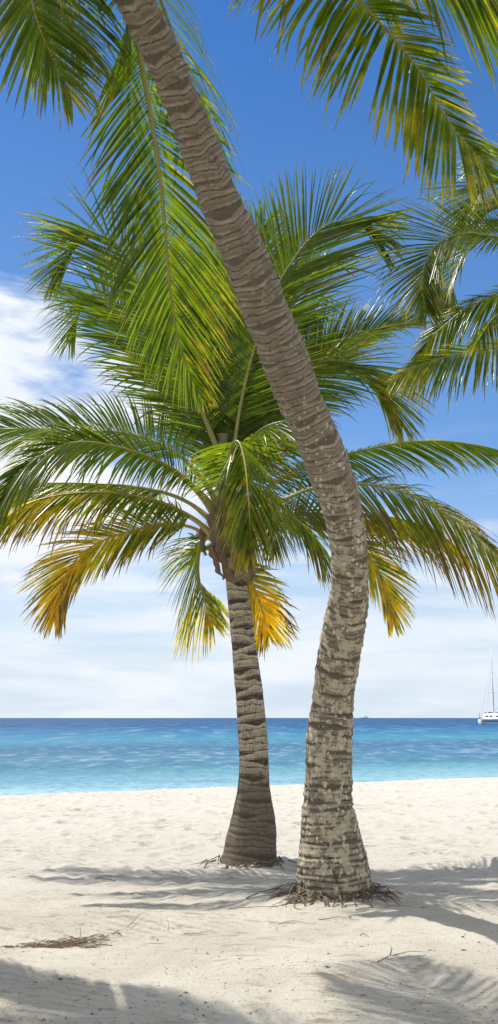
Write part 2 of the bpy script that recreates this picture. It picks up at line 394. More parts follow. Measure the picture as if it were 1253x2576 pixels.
# ------------------------------------------------------------------ sand surface
PB1 = ground(841, 2262); PB2 = ground(628, 2180)          # the two palm bases
sl_ = ground(0, 2004); sr_ = ground(1253, 1957)
SLOPE = (sr_.y-sl_.y)/(sr_.x-sl_.x)
def crest(x): return sl_.y+(np.clip(x, -25, 25)-sl_.x)*SLOPE+.35*fbm(x*.35, x*0+3, 3, 5)
hol = ground(120, 2352)
def sand_h(x, y):
    h = .05*fbm(x*.45, y*.45, 3, 11)
    near = 1-np.clip((y-8.5)/3.5, 0, 1)
    fp = fbm(x*2.6, y*2.2, 3, 21)                        # trodden, churned sand
    fp = np.minimum(np.abs(fp)*2.2, .5)
    wgt = np.where(y > 9, 1.0, .35)*(1-np.clip((y-14)/30, 0, .5))
    h = h+.055*wgt*(fp-.25)+.020*fbm(x*8, y*8, 2, 31)*wgt
    # foot prints: pits at hashed cells
    for s, cell, amp, sd in ((.9, .55, .05, 3), (1.0, .8, .058, 9)):
        gx = np.floor(x/cell); gy = np.floor(y/cell)
        for ox in (-1, 0, 1):
            for oy in (-1, 0, 1):
                ix = (gx+ox).astype(np.int64); iy = (gy+oy).astype(np.int64)
                cx = (ix+_hash(ix, iy, sd))*cell; cy = (iy+_hash(ix, iy, sd+1))*cell; r = .08+.06*_hash(ix, iy, sd+2)
                on = (_hash(ix, iy, sd+3) > .35)
                q = np.sqrt(((x-cx)/r)**2+((y-cy)/(r*1.2))**2)
                h = h+on*np.clip((y-9.5)/3, .10, 1)*amp*np.where(q < 2, (-.9*np.exp(-q*q*1.3)+.40*np.exp(-((q-1.35)/.35)**2)), 0)*(1-np.clip((y-14)/40, 0, .4))
    # hollow on the left with its raised lip
    q2 = ((x-hol.x-.1)/1.25)**2+((y-hol.y)/.34)**2
    h = h-.09*np.exp(-q2)+.075*np.exp(-(((x-hol.x)/1.3)**2+((y-hol.y-.62)/.28)**2))+.012*np.exp(-(((x-hol.x)/1.4)**2+((y-hol.y+.7)/.3)**2))
    # wheel-made ridges running across the foreground
    rd = y-(6.6+.16*x+.25*np.sin(x*.8))
    h = h+.035*np.exp(-(rd/.22)**2)*(.5+vnoise(x*1.3, y*2, 41))+.010*near*fbm(x*1.6, y*5, 3, 51)+.010*near*fbm(x*9, y*14, 3, 61)
    # soil heaped round each palm foot
    for pb, a, r in ((PB1, .07, .62), (PB2, .06, .6)):
        h = h+a*np.exp(-(((x-pb.x)**2+(y-pb.y)**2)/r**2))
    c = crest(x); t = y-c
    h = h+.04*np.exp(-((t+.8)/.9)**2)
    h = h-np.where(t > 0, np.minimum(.20*t*t/(t+1.0), 4.0), 0)
    return h
def axis(segs):
    out = []
    for a, b_, st in segs: out += list(np.arange(a, b_, st))
    out.append(segs[-1][1]); return np.array(out)
xs = axis([(-400, -40, 40), (-40, -9, 1.0), (-9, 9.5, .035), (9.5, 40, 1.0), (40, 400, 40)])
ysteps = [-60, -30, -15, -8, -4, -1, 1, 2.5, 4]; yy = 4.6
while yy < 36: ysteps.append(yy); yy += max(.018, .0028*yy)
ysteps += [38, 42, 50, 70, 120, 300]
ys = np.array(ysteps)
X, Y = np.meshgrid(xs, ys); Z = sand_h(X, Y)
def grid_mesh(name, X, Y, Z, m):
    ny, nx = X.shape; V = np.stack([X, Y, Z], -1).reshape(-1, 3)
    me = bpy.data.meshes.new(name); me.vertices.add(len(V)); me.vertices.foreach_set('co', V.ravel().astype(np.float32))
    i = (np.arange(ny-1)[:, None]*nx+np.arange(nx-1)[None, :]).ravel()
    q = np.stack([i, i+1, i+nx+1, i+nx], 1)
    me.loops.add(q.size); me.loops.foreach_set('vertex_index', q.ravel().astype(np.int32))
    me.polygons.add(len(q)); me.polygons.foreach_set('loop_start', np.arange(0, q.size, 4, dtype=np.int32))
    me.polygons.foreach_set('loop_total', np.full(len(q), 4, dtype=np.int32))
    me.polygons.foreach_set('use_smooth', np.ones(len(q), dtype=bool))
    me.update(calc_edges=True); me.validate(); me.materials.append(m)
    o = bpy.data.objects.new(name, me); COL.objects.link(o); return o
tag(grid_mesh('beach_sand', X, Y, Z, m_sand), 'pale trodden beach sand with raked lines, footprints and a low crest by the sea', kind='structure')
def gz(x, y): return float(sand_h(np.array([float(x)]), np.array([float(y)]))[0])

# ------------------------------------------------------------------ sea
WL = -.85
sxs = axis([(-30000, -3000, 9000), (-3000, -300, 900), (-300, -40, 40), (-40, 50, 3), (50, 300, 50), (300, 3000, 900), (3000, 30000, 9000)])
sys_ = np.r_[np.arange(18, 60, 1.5), np.geomspace(60, 45000, 60)]
SX, SY = np.meshgrid(sxs, sys_)
tag(grid_mesh('sea', SX, SY, SX*0+WL, m_sea), 'turquoise sea deepening to dark blue at the horizon', kind='structure')

# ------------------------------------------------------------------ trunk builder
def trunk(name, rows, depth_fn, m, parent, spacing, tilt, bulge, seed, nseg=72, res=.011, cover=.66, cracks=(), top_ext=None, widths_is_lr=True):
    """rows: (y, left, right) edges on the layout sheet -> real centre line and radius"""
    rr = random.Random(seed)
    C, Rd = [], []
    ctr = [((l+r)/2, y, r-l) for (y, l, r) in rows]
    for i, (cx, y, wd) in enumerate(ctr):
        a_ = ctr[max(i-1, 0)]; b_ = ctr[min(i+1, len(ctr)-1)]
        dx, dy = b_[0]-a_[0], b_[1]-a_[1]
        cosang = abs(dy)/math.hypot(dx, dy)
        p = at(cx, y, depth_fn(y)); C.append(p); Rd.append(wd*cosang/2*camdepth(p)/F)
    for p, r_ in (top_ext or []): C.append(Vector(p)); Rd.append(r_)
    L0 = np.r_[0, np.cumsum([ (C[i+1]-C[i]).length for i in range(len(C)-1)])]
    n = int(L0[-1]/res)
    A, L = catmull(C, n)
    s = np.linspace(0, L0[-1], n)
    rad = np.interp(s, L0, Rd)
    k = 9; pad = np.r_[[rad[0]]*k, rad, [rad[-1]]*k]; rad = np.convolve(pad, np.ones(2*k+1)/(2*k+1), 'valid')
    th = np.linspace(0, 2*np.pi, nseg, endpoint=False)
    # leaf-scar boundary lines
    Ak, Bk, zk = [], [], .02; prevB = np.full(nseg, -1.0); k = 0
    while zk < L0[-1]+.1:
        spc = spacing(zk); ph = k*2.3998+rr.uniform(-.4, .4)
        wob = np.array([mn.noise(Vector((math.cos(t)*1.3, math.sin(t)*1.3, k*3.7+seed))) for t in th])
        wob2 = np.array([mn.noise(Vector((math.cos(t)*5, math.sin(t)*5, k*5.1+seed))) for t in th])
        a1 = zk+tilt(zk)*spc*np.cos(th-ph)+spc*.08*wob+spc*.035*wob2
        a1 = np.maximum(a1, prevB)
        wd = spc*np.clip(cover+.24*np.cos(th-ph+.6)+.3*wob, .12, 1.1)
        b1 = a1+wd
        Ak.append(a1); Bk.append(b1); prevB = b1; zk += spc*rr.uniform(.8, 1.2); k += 1
    Ak = np.array(Ak); Bk = np.array(Bk); rk = rng.random(len(Ak))
    scar = np.zeros((n, nseg)); phase = np.zeros((n, nseg)); edge = np.zeros((n, nseg)); rim = np.zeros((n, nseg)); rn = np.zeros((n, nseg)); disp = np.zeros((n, nseg))
    for j in range(nseg):
        i = np.clip(np.searchsorted(Ak[:, j], s)-1, 0, len(Ak)-1)
        a_ = Ak[i, j]; b_ = Bk[i, j]; nx = Ak[np.clip(i+1, 0, len(Ak)-1), j]
        f = (s-a_)/np.maximum(b_-a_, 1e-3)
        ins = (f >= 0) & (f < 1)
        scar[:, j] = ins; phase[:, j] = np.clip(f, 0, 1.5)
        rn[:, j] = rk[i]
        edge[:, j] = np.exp(-((s-a_)/.011)**2)*1.0+np.exp(-((s-b_)/.006)**2)*.4
        rim[:, j] = np.exp(-((s-a_-.024)/.010)**2)*ins+.6*np.exp(-((s-b_+.008)/.007)**2)*ins
        prof = np.where(ins, np.clip(f*(b_-a_)/.010, 0, 1)*(1-.65*np.clip(f, 0, 1)), .15*np.clip(1-(f-1)*2, 0, 1))
        disp[:, j] = prof*(.6+.8*rk[i])
    # vertical cracks in the foot
    for (thc, sa, sb, wc, q) in cracks:
        for j, t in enumerate(th):
            dth = (t-thc+.10*np.sin(s*9)+math.pi) % (2*math.pi)-math.pi
            f = np.exp(-(dth/wc)**2)*np.clip((s-sa)/.08, 0, 1)*np.clip((sb-s)/.25, 0, 1)
            edge[:, j] = np.maximum(edge[:, j], f*1.3); disp[:, j] -= f*1.6*q; rim[:, j] *= 1-np.clip(f*1.5, 0, 1)
    # smooth the steps a little round the trunk
    for arr in (disp, scar):
        for _ in range(3): arr[:] = (arr*2+np.roll(arr, 1, 1)+np.roll(arr, -1, 1))/4
    disp[1:-1] = (disp[1:-1]*2+disp[:-2]+disp[2:])/4
    P = A; T = np.gradient(P, axis=0); T /= np.linalg.norm(T, axis=1)[:, None]
    side = np.cross(T, np.array([0, -1.0, 0.0])); side /= np.linalg.norm(side, axis=1)[:, None]   # to +x when rising
    fr = np.cross(side, T)
    lump = np.zeros((n, nseg))
    for j, t in enumerate(th):
        lump[:, j] = [mn.noise(Vector((math.cos(t)*1.1, math.sin(t)*1.1, q*2.2+seed*3))) for q in s[::8]][:1]*1 if False else 0
    ss = s[::6]
    lm = np.array([[mn.noise(Vector((math.cos(t)*1.1, math.sin(t)*1.1, q*2.4+seed*3))) for t in th] for q in ss])
    for j in range(nseg): lump[:, j] = np.interp(s, ss, lm[:, j])
    # buttress folds near the foot
    foot = np.exp(-s/.35)[:, None]*(np.cos(th*5+seed)*.35+np.cos(th*3+seed*2)*.4+np.cos(th*9)*.12)[None, :]
    bl = np.array([bulge(q) for q in s])[:, None]
    RR = rad[:, None]*(1+.035*lump+.055*foot)-bl*.5+bl*disp
    V = P[:, None, :]+RR[:, :, None]*(np.cos(th)[None, :, None]*side[:, None, :]+np.sin(th)[None, :, None]*fr[:, None, :])
    V = V.reshape(-1, 3)
    i = np.arange(n-1)[:, None]*nseg; j = np.arange(nseg)[None, :]; j2 = (j+1) % nseg
    Fc = np.stack([i+j, i+j2, i+nseg+j2, i+nseg+j], -1).reshape(-1, 4)
    al = np.repeat(s/L0[-1], nseg)
    o_ = meshobj(name, V, Fc, m, parent, attrs={'scar': scar, 'phase': phase, 'edge': edge, 'rnd': rn, 'along': al, 'rim': rim})
    return o_, A, rad

# ------------------------------------------------------------------ frond builder
def frond(parent, pts, Y0, Y1, ll=.75, face=0.0, droop=.5, yellow=.1, brown=.15, width=.030, pet=.16, npl=None, vee=.25,
          rib=.03, Ym=None, fwd=(.5, 1.3), rough=.10, tipbend=.25, hang=None, yside=(0, 0), taper=.76, scale_s=(1, 1), world=False, label=None, prof=None, seed=None):
    """pts on the layout sheet; Y0..Y1 depth along it; face 0 = blade looks up, 1 = blade looks at the camera"""
    if parent is root1 and not world:      # this crown sits nearer the viewer
        Y0 -= 1.9; Y1 -= 1.9; Ym = None if Ym is None else Ym-1.9; ll *= .80; width *= .84; rib *= .84
    if hang is None:
        hang = 0.0
        if droop >= .9: hang = .42; droop = droop*.5
    rr = random.Random(seed if seed is not None else int(pts[0][0]*7+pts[-1][1]*3+pts[-1][0]))
    if world: P3 = [Vector(p) for p in pts]
    else:
        seg = [0]
        for i in range(1, len(pts)): seg.append(seg[-1]+math.dist(pts[i], pts[i-1]))
        P3 = []
        for p, q in zip(pts, seg):
            f = q/seg[-1]
            Yq = Y0+(Y1-Y0)*f if Ym is None else (Y0*(1-f)**2+2*f*(1-f)*Ym+Y1*f*f)
            P3.append(at(p[0], p[1], Yq))
    A, L = catmull(P3, 64)
    T = np.gradient(A, axis=0); T /= np.linalg.norm(T, axis=1)[:, None]
    npl = int((npl or L/.036)*1.32)
    V, Fc, Cc = [], [], []
    DOWN = Vector((0, 0, -1)); rach = []
    upv = Vector((0, 0, 1)); camv = Vector((0, -1, .25)).normalized()
    hint = (upv*(1-abs(face))+camv*face).normalized()
    prevn = None; ns = []
    for i in range(64):
        t = Vector(T[i]); nn_ = hint-t*hint.dot(t)
        if prevn is not None and nn_.length < .25: nn_ = prevn-t*prevn.dot(t)
        nn_.normalize()
        if prevn is not None and nn_.dot(prevn) < 0: nn_ = -nn_
        if prevn is not None: nn_ = (nn_*.5+prevn).normalized(); nn_ = (nn_-t*nn_.dot(t)).normalized()
        prevn = nn_; ns.append(nn_)
    fr_y = yellow
    for k in range(npl):
        u = pet+(1-pet)*(k+rr.uniform(0, .5))/npl
        if u > .995: continue
        fi = u*63; i = int(fi); fk = fi-i; p = Vector(A[i])*(1-fk)+Vector(A[min(i+1, 63)])*fk
        t = Vector(T[i]); nn_ = ns[i]; sd = t.cross(nn_).normalized()
        v = (u-pet)/(1-pet)
        lf = (0.50+.62*math.sin(min(v*1.5+.12, 1)*math.pi/2)) if v < .5 else (1.12*(1-((v-.5)/.5)**1.9*taper))
        fa = fwd[0]+(fwd[1]-fwd[0])*v**1.5
        for s_, sg in ((0, 1), (1, -1)):
            if rr.random() < rough*.25: continue
            ln = 1.36*ll*lf*scale_s[s_]*rr.uniform(.86, 1.08)
            if rr.random() < rough*.5: ln *= rr.uniform(.4, .9)
            d = (sd*sg*math.cos(vee)+nn_*math.sin(vee))*math.cos(fa)+t*math.sin(fa)
            d += Vector((rr.gauss(0, 1), rr.gauss(0, 1), rr.gauss(0, 1)))*rough*.38
            d.normalize()
            d = (d*(1-hang)+DOWN*hang*rr.uniform(.8, 1.2)).normalized()
            wax = (t-d*t.dot(d)).normalized()
            tw = rr.gauss(.35, .25)*sg
            nrm = d.cross(wax).normalized(); wax = (wax*math.cos(tw)+nrm*math.sin(tw)).normalized()
            NS = 7; w0 = .74*width*rr.uniform(.8, 1.15)*(.55+.45*lf)
            pos = p.copy(); base = len(V); st = ln/NS
            rv = rr.random(); dr = droop*rr.uniform(.75, 1.25)
            bendat = rr.randint(3, 6) if rr.random() < tipbend else 99
            yv = fr_y*(.45+.95*v)+yside[s_]+rr.uniform(-.07, .07)
            bv = brown*rr.uniform(.5, 1.4)
            if rr.random() < .10: yv += rr.uniform(-.2, .3)
            if rr.random() < .035+brown*.06: bv += rr.uniform(.4, 1.2)
            for q in range(NS+1):
                a_ = q/NS
                wq = w0*min(1, (.45+a_*3.2))*(1-a_**3.2)**.8
                if q == NS: wq = .0015
                nrm = d.cross(wax).normalized()
                fold = nrm*wq*.22*(1 if nrm.dot(nn_) > 0 else -1)
                V.append(pos+wax*wq*.5+fold); V.append(pos-fold*.3); V.append(pos-wax*wq*.5+fold)
                Cc += [(yv, bv, rv, a_)]*3
                if q < NS:
                    b0 = base+q*3
                    Fc.append((b0, b0+1, b0+4, b0+3)); Fc.append((b0+1, b0+2, b0+5, b0+4))
                gfac = dr*(a_+.12)*.24*(ln/.7)
                if q >= bendat: gfac += .35
                d = (d+DOWN*gfac*(1-abs(d.z)*.3)).normalized()
                wax = (wax-d*wax.dot(d)).normalized()
                pos = pos+d*st
    name = 'frond'
    fo = meshobj(name, [tuple(q) for q in V], Fc, m_leaf, parent, colors={'leaf': Cc})
    if label: fo['label'] = label
    mb = MB()
    rads = [rib*(.12+.88*(1-i/63)**.9)*(1.0+.9*max(0, 1-i/63/.14)) for i in range(64)]
    mb.tube([Vector(A[i])-ns[i]*rads[i]*.3 for i in range(64)], rads, 8, .75)
    mb.build('midrib', m_rib, fo, attrs={'age': [min(1, yellow*1.5+.05)]*len(mb.v)})
    return fo

# ------------------------------------------------------------------ FRONT PALM (leaning)
TR1 = [(2285, 744, 938), (2247, 745.7, 937), (2203, 744.6, 933.5), (2158, 748, 923.5), (2114, 753.5, 910), (2070, 757, 899), (2025, 761, 887), (1981, 766, 886),
       (1911, 769, 886), (1858, 770.5, 887), (1797, 780, 889), (1736, 787, 893), (1655, 799, 907), (1574, 812, 920), (1524, 825, 926), (1474, 832, 926),
       (1424, 835, 926), (1349, 827, 921), (1274, 808, 911), (1199, 778, 891), (1124, 748, 866), (1049, 716, 834), (1009, 697, 815), (908, 656, 781),
       (833, 628, 751), (783, 606, 728), (708, 580, 701), (633, 550, 672), (558, 517, 636), (500, 495, 605), (400, 462, 565), (300, 425, 525),
       (225, 395, 492), (150, 365, 465), (100, 340, 442), (50, 311, 416), (0, 287, 395)]
D1 = PB1.y
def dep1(y): return D1+.02-(3.7*max(0, (1780-y)/1780)**1.08)
root1 = empty('leaning_palm_tree', (PB1.x, PB1.y, gz(PB1.x, PB1.y)))
tag(root1, 'leaning coconut palm with a pale patchy bent trunk crossing the whole picture, standing nearest', 'palm tree', 'coconut palms on the beach')
c0 = at(341, 0, dep1(0)); ext = []
for (px, py, dd, r_) in ((285, -110, dep1(0)-.18, .145), (235, -220, dep1(0)-.34, .135), (200, -300, dep1(0)-.45, .125), (180, -360, dep1(0)-.5, .10)):
    ext.append((at(px, py, dd), r_))
t1, A1, r1_ = trunk('trunk', TR1, dep1, m_trunk1, root1,
      spacing=lambda z: .074 if z > 2.0 else .048+.013*z, tilt=lambda z: .40 if z < 3 else min(.50, .36+.06*(z-3)),
      bulge=lambda z: .017 if z > 1.0 else .008+.012*z, seed=3, cover=.89, cracks=((1.62, .22, .75, .055, 1), (2.72, .12, .85, .07, 1), (.9, .9, 1.35, .04, .6)), nseg=88, res=.0085, top_ext=ext)
CR1 = Vector(A1[-1])

def roots(parent, pb, r0, n, reach, seed, bias=None):
    rr = random.Random(seed); mb = MB()
    for k in range(n):
        a = rr.uniform(0, 2*math.pi)
        ln = reach*rr.uniform(.25, 1)*(1.5 if (bias and abs(((a-bias+math.pi) % (2*math.pi))-math.pi) < .7) else 1)
        ln *= .25+1.7*max(0, .4+mn.noise(Vector((math.cos(a)*2, math.sin(a)*2, seed))))
        r_ = r0*rr.uniform(.80, .97); pts = []; wob = rr.uniform(-.8, .8); h0 = rr.uniform(.01, .07)
        for q in range(7):
            f = q/6; rad = r_+ln*f; aa = a+wob*f*.5+.1*math.sin(f*7+k)
            x = pb.x+math.cos(aa)*rad; y = pb.y+math.sin(aa)*rad
            pts.append((x, y, gz(x, y)+h0*(1-f)**2+.008*(1-f)-.004*f+rr.uniform(-.004, .006)))
        w0 = rr.uniform(.004, .013)
        mb.tube(pts, [w0*(1-.75*q/6) for q in range(7)], 5)
    # thin flattened splinters of dead root and bark
    for k in range(n//2):
        a = rr.uniform(0, 2*math.pi); r_ = r0*rr.uniform(1.0, 1.35); x = pb.x+math.cos(a)*r_; y = pb.y+math.sin(a)*r_
        ln = rr.uniform(.08, .24); b_ = a+rr.uniform(-.9, .9); x2 = x+math.cos(b_)*ln; y2 = y+math.sin(b_)*ln
        mb.tube([(x, y, gz(x, y)+rr.uniform(.02, .07)), ((x+x2)/2, (y+y2)/2, gz((x+x2)/2, (y+y2)/2)+rr.uniform(.01, .05)), (x2, y2, gz(x2, y2)+.003)], [.012, .010, .002], 5, .5)
    return mb.build('root_fringe', m_root, parent)
roots(root1, PB1, .37, 110, .20, 5, bias=3.9)

PI_ = math.pi
OR = (188, -330)
# big frond hanging behind the trunk
frond(root1, [(205, -300), (250, -210), (300, -60), (340, 80), (368, 225), (393, 375), (410, 520), (420, 640), (432, 760), (455, 880), (500, 985), (520, 1010)],
      7.4, 10.2, Ym=9.3, ll=.86, face=.95, droop=.30, taper=.9, yside=(-.10, .06), yellow=.19, brown=.12, width=.040, rib=.036, pet=.14, fwd=(.55, 1.3), vee=-.1, rough=.12, npl=112, scale_s=(.92, 1.0), label='long glossy frond hanging straight down behind the trunk, its tip turning yellow')
# a second, darker one lying behind it, its leaflets falling to the right of the trunk
frond(root1, [(200, -300), (300, -200), (380, -60), (430, 70), (480, 200), (520, 330), (560, 430), (600, 520)],
      7.7, 10.2, ll=.80, face=.6, droop=.9, hang=.3, yellow=.16, brown=.12, width=.034, rib=.026, pet=.15, rough=.2, npl=62)
# top left
frond(root1, [(170, -330), (90, -230), (60, -120), (75, -20), (100, 70), (135, 150), (165, 210), (180, 250)],
      7.2, 7.9, ll=.52, face=.75, droop=.5, yellow=.24, brown=.12, width=.034, rib=.026, pet=.2, rough=.1)
frond(root1, [(190, -320), (150, -240), (130, -120), (150, -20), (185, 60), (210, 115), (232, 150)],
      7.3, 8.4, ll=.62, face=.4, droop=.8, yellow=.14, brown=.08, width=.036, rib=.028, pet=.2)
frond(root1, [(170, -330), (60, -280), (-60, -200), (-130, -90), (-150, 40)], 7.2, 7.5, ll=.7, face=.3, droop=1.0, yellow=.24, brown=.1, pet=.2)
# long one arching over to the right
frond(root1, [(215, -330), (350, -290), (500, -220), (650, -150), (780, -95), (870, -35), (945, 45), (1010, 120), (1060, 185), (1125, 300), (1180, 370), (1225, 425), (1235, 440)],
      7.1, 6.4, Ym=5.9, ll=.80, face=.75, droop=.22, hang=.14, scale_s=(1.05, .42), fwd=(.1, .9), yellow=.25, brown=.12, width=.036, rib=.036, pet=.12, npl=150, rough=.10, label='long arching frond across the upper right sky, golden at its tip')
frond(root1, [(215, -340), (450, -440), (750, -390), (950, -290), (1120, -170), (1240, -70), (1320, 30), (1370, 130)],
      7.0, 6.2, Ym=5.6, ll=.85, face=.1, droop=1.4, yellow=.17, brown=.15, width=.038, rib=.034, pet=.12)
frond(root1, [(215, -340), (420, -370), (600, -320), (780, -240), (900, -150), (985, -50)], 7.0, 6.9, Ym=6.3, ll=.78, face=.35, droop=.5, hang=.4, yellow=.2, brown=.12, width=.034, rib=.03, pet=.15)
# others of the crown above the frame
frond(root1, [(215, -330), (350, -300), (520, -220), (620, -120), (680, -20), (700, 40)], 7.1, 8.2, ll=.5, face=0, droop=1.0, yellow=.17, pet=.2) if False else None
for (dx, dy, dz, h) in ((-2.4, -2.2, .2, 1.0), (-.6, -2.9, .6, 1.3), (1.6, -2.6, .3, 1.3), (-3.2, .4, .3, 1.2), (.4, 1.2, 1.9, 1.4), (-1.4, 1.6, 1.5, 1.4), (-2.4, 2.3, .9, 1.5), (-2.9, 1.3, .5, 1.4), (-1.9, 2.9, 1.6, 1.6), (-2.3, 3.1, -2.4, .9), (-.9, 3.2, 1.9, 1.9)):
    p = CR1; dx *= .9; dy *= .9; dz *= .9; frond(root1, [p, p+Vector((dx*.3, dy*.3, h*.8)), p+Vector((dx*.65, dy*.65, h)), p+Vector((dx, dy, dz)), p+Vector((dx*1.2, dy*1.2, dz-.8))], 0, 0, world=True, ll=.7, droop=1.0, yellow=.17, width=.036, seed=int(dx*10+dy*100))

# ------------------------------------------------------------------ BACK PALM
TR2 = [(2200, 548, 706), (2179, 552, 703), (2154, 560, 698), (2122, 566, 697), (2090, 575, 696), (2059, 583, 692), (2027, 590, 686), (1995, 596, 681), (1963, 600, 678),
       (1932, 602, 677), (1868, 600, 674), (1805, 596, 668), (1741, 592, 662), (1678, 587, 652), (1614, 582, 643), (1551, 576, 635), (1487, 570, 624), (1430, 566, 617), (1380, 560, 612), (1320, 553, 606), (1250, 556, 592)]
D2 = PB2.y
root2 = empty('upright_palm_tree', (PB2.x, PB2.y, gz(PB2.x, PB2.y)))
tag(root2, 'shorter upright coconut palm, dark ringed trunk, full crown in view behind the leaning one', 'palm tree', 'coconut palms on the beach')
t2, A2, r2_ = trunk('trunk', TR2, lambda y: D2+.05, m_trunk2, root2, spacing=lambda z: .066+.013*z, tilt=lambda z: .24,
                    bulge=lambda z: .0045, seed=8, cover=.80, nseg=72, res=.010)
roots(root2, PB2, .36, 34, .11, 6)

Y = D2
B = root2
def fb(pts, dY, **kw):
    """frond of the back palm, dY = depth offset at mid and tip"""
    return frond(B, pts, Y, Y+dY[1], Ym=Y+dY[0], **kw)
# --- behind everything: upright fronds
fb([(565, 1330), (560, 1180), (525, 1075), (480, 975), (435, 890), (385, 790), (345, 690), (310, 632), (280, 602), (240, 592), (200, 610), (165, 650), (130, 700)], (.5, .5), ll=1.0, face=.85, droop=.14, yellow=.18, brown=.08, width=.036, rib=.042, pet=.24, npl=105, vee=.1)
fb([(560, 1330), (540, 1180), (490, 1060), (420, 945), (340, 835), (275, 765), (230, 745), (197, 790), (174, 865)], (1.0, 1.2), ll=.8, face=.75, droop=.14, yellow=.18, brown=.08, width=.036, rib=.036, pet=.24, npl=100)
fb([(580, 1330), (590, 1120), (620, 950), (662, 810), (701, 713), (731, 663), (771, 608), (816, 570), (856, 556), (896, 560), (931, 583), (968, 622)], (.1, -.1), ll=1.0, face=.95, droop=.06, yellow=.14, brown=.06, width=.036, rib=.036, pet=.26, npl=105, vee=.1, scale_s=(1.0, .85))
fb([(580, 1330), (590, 1110), (625, 960), (672, 830), (730, 720), (785, 660), (830, 650), (858, 672)], (.9, 1.2), ll=.74, face=.85, droop=.08, yellow=.20, brown=.06, width=.036, rib=.032, pet=.24, npl=90)
fb([(570, 1330), (572, 1150), (580, 1000), (598, 860), (620, 740), (640, 640), (668, 560)], (.8, 1.2), ll=.95, face=.85, droop=.08, yellow=.17, brown=.05, width=.040, rib=.035, pet=.2, npl=100)
fb([(565, 1330), (555, 1160), (540, 1020), (530, 880), (520, 760), (505, 660)], (1.2, 1.9), ll=.95, face=.85, droop=.1, yellow=.17, brown=.05, width=.040, rib=.035, pet=.2, npl=90)
fb([(575, 1330), (600, 1170), (630, 1060), (680, 960), (730, 900), (770, 890)], (1.2, 1.9), ll=.9, face=.7, droop=.12, yellow=.17, brown=.05, width=.040, rib=.035, pet=.2, npl=80)
# --- right hand side
fb([(590, 1320), (640, 1130), (700, 1010), (786, 925), (826, 906), (866, 908), (906, 923), (936, 948), (966, 980), (990, 1018), (1012, 1075)], (.8, .8), ll=.80, face=.8, droop=.3, hang=.15, yellow=.28, brown=.14, width=.032, rib=.032, pet=.22)
fb([(590, 1320), (650, 1120), (720, 980), (800, 900), (862, 860), (930, 830), (1005, 814), (1060, 808)], (1.3, 1.5), ll=.62, face=.7, droop=.12, yellow=.2, brown=.12, width=.034, rib=.030, pet=.3, fwd=(.8, 1.2))
fb([(590, 1330), (660, 1240), (760, 1175), (860, 1145), (946, 1125), (1016, 1113), (1100, 1109), (1176, 1116), (1253, 1132), (1330, 1165)], (1.4, 1.8), ll=.55, face=.5, droop=.4, hang=.3, scale_s=(1, .5), yellow=.18, brown=.15, width=.034, rib=.034, pet=.2)
fb([(590, 1345), (670, 1280), (770, 1232), (850, 1216), (900, 1216), (951, 1221), (1016, 1238), (1076, 1266), (1136, 1301), (1191, 1341), (1253, 1400), (1300, 1470)], (.9, .9), ll=.90, face=.6, droop=.45, hang=.34, fwd=(.3, 1.2), scale_s=(1.15, .8), yellow=.36, brown=.80, width=.032, rib=.036, pet=.17, rough=.16, npl=115, tipbend=.4, label='heavy drooping frond on the right with browned leaflets')
fb([(590, 1360), (671, 1325), (726, 1298), (801, 1292), (926, 1296), (1026, 1310), (1110, 1345), (1170, 1400)], (1.3, 1.5), ll=.66, face=.5, droop=.4, hang=.35, yellow=.38, brown=.5, width=.030, rib=.034, pet=.2, rough=.16, tipbend=.4)
fb([(600, 1375), (680, 1325), (760, 1305), (830, 1318), (890, 1352), (926, 1396), (956, 1440), (978, 1495), (987, 1535), (990, 1570)], (.6, .8), ll=.5, face=.7, droop=.25, hang=.1, yellow=.47, brown=.22, width=.034, rib=.032, pet=.2, rough=.1, label='small frond low on the right, lime green fading to yellow')
fb([(600, 1370), (650, 1310), (700, 1290), (750, 1310), (790, 1360), (815, 1420)], (-.6, -.5), ll=.5, face=.2, droop=1.0, yellow=.28, brown=.5, width=.028, rib=.03, pet=.25, rough=.18, tipbend=.4)
# --- left hand side
fb([(555, 1300), (505, 1240), (435, 1180), (350, 1140), (260, 1117), (200, 1112), (140, 1125), (90, 1156), (45, 1192), (15, 1238), (-10, 1295)], (-.9, -1.4), ll=.66, face=.6, droop=.4, hang=.25, scale_s=(.62, 1.1), yellow=.14, brown=.18, width=.038, rib=.044, pet=.15, npl=110, rough=.14, vee=.45, label='big arching green frond on the left')
fb([(555, 1280), (510, 1205), (430, 1130), (320, 1090), (165, 1082), (60, 1078), (-60, 1085), (-160, 1120)], (.5, .6), ll=.66, face=.65, droop=.5, hang=.15, yellow=.18, brown=.1, width=.034, rib=.034, pet=.2, rough=.1, vee=.4)
fb([(568, 1390), (540, 1352), (500, 1312), (435, 1275), (375, 1256), (300, 1242), (200, 1240), (100, 1256), (30, 1292), (-20, 1345)], (-.5, -.8), ll=.55, face=.45, droop=.5, hang=.35, scale_s=(.5, 1.1), yellow=.42, brown=.55, width=.034, rib=.044, pet=.2, rough=.2, tipbend=.4, npl=110)
fb([(555, 1330), (520, 1295), (470, 1260), (405, 1236), (300, 1220), (150, 1214), (0, 1222), (-100, 1250)], (.6, .9), ll=.5, face=.1, droop=1.2, yellow=.32, brown=.3, width=.034, rib=.036, pet=.25)
fb([(560, 1380), (520, 1345), (480, 1325), (430, 1316), (380, 1322), (330, 1336), (270, 1355), (220, 1382), (183, 1418), (157, 1465), (143, 1515), (136, 1565)], (.1, .1), ll=.56, face=.7, droop=.3, hang=.22, yellow=.60, brown=.55, width=.034, rib=.030, pet=.2, rough=.16, tipbend=.35, npl=110, label='golden old frond hanging low on the left with brown tips')
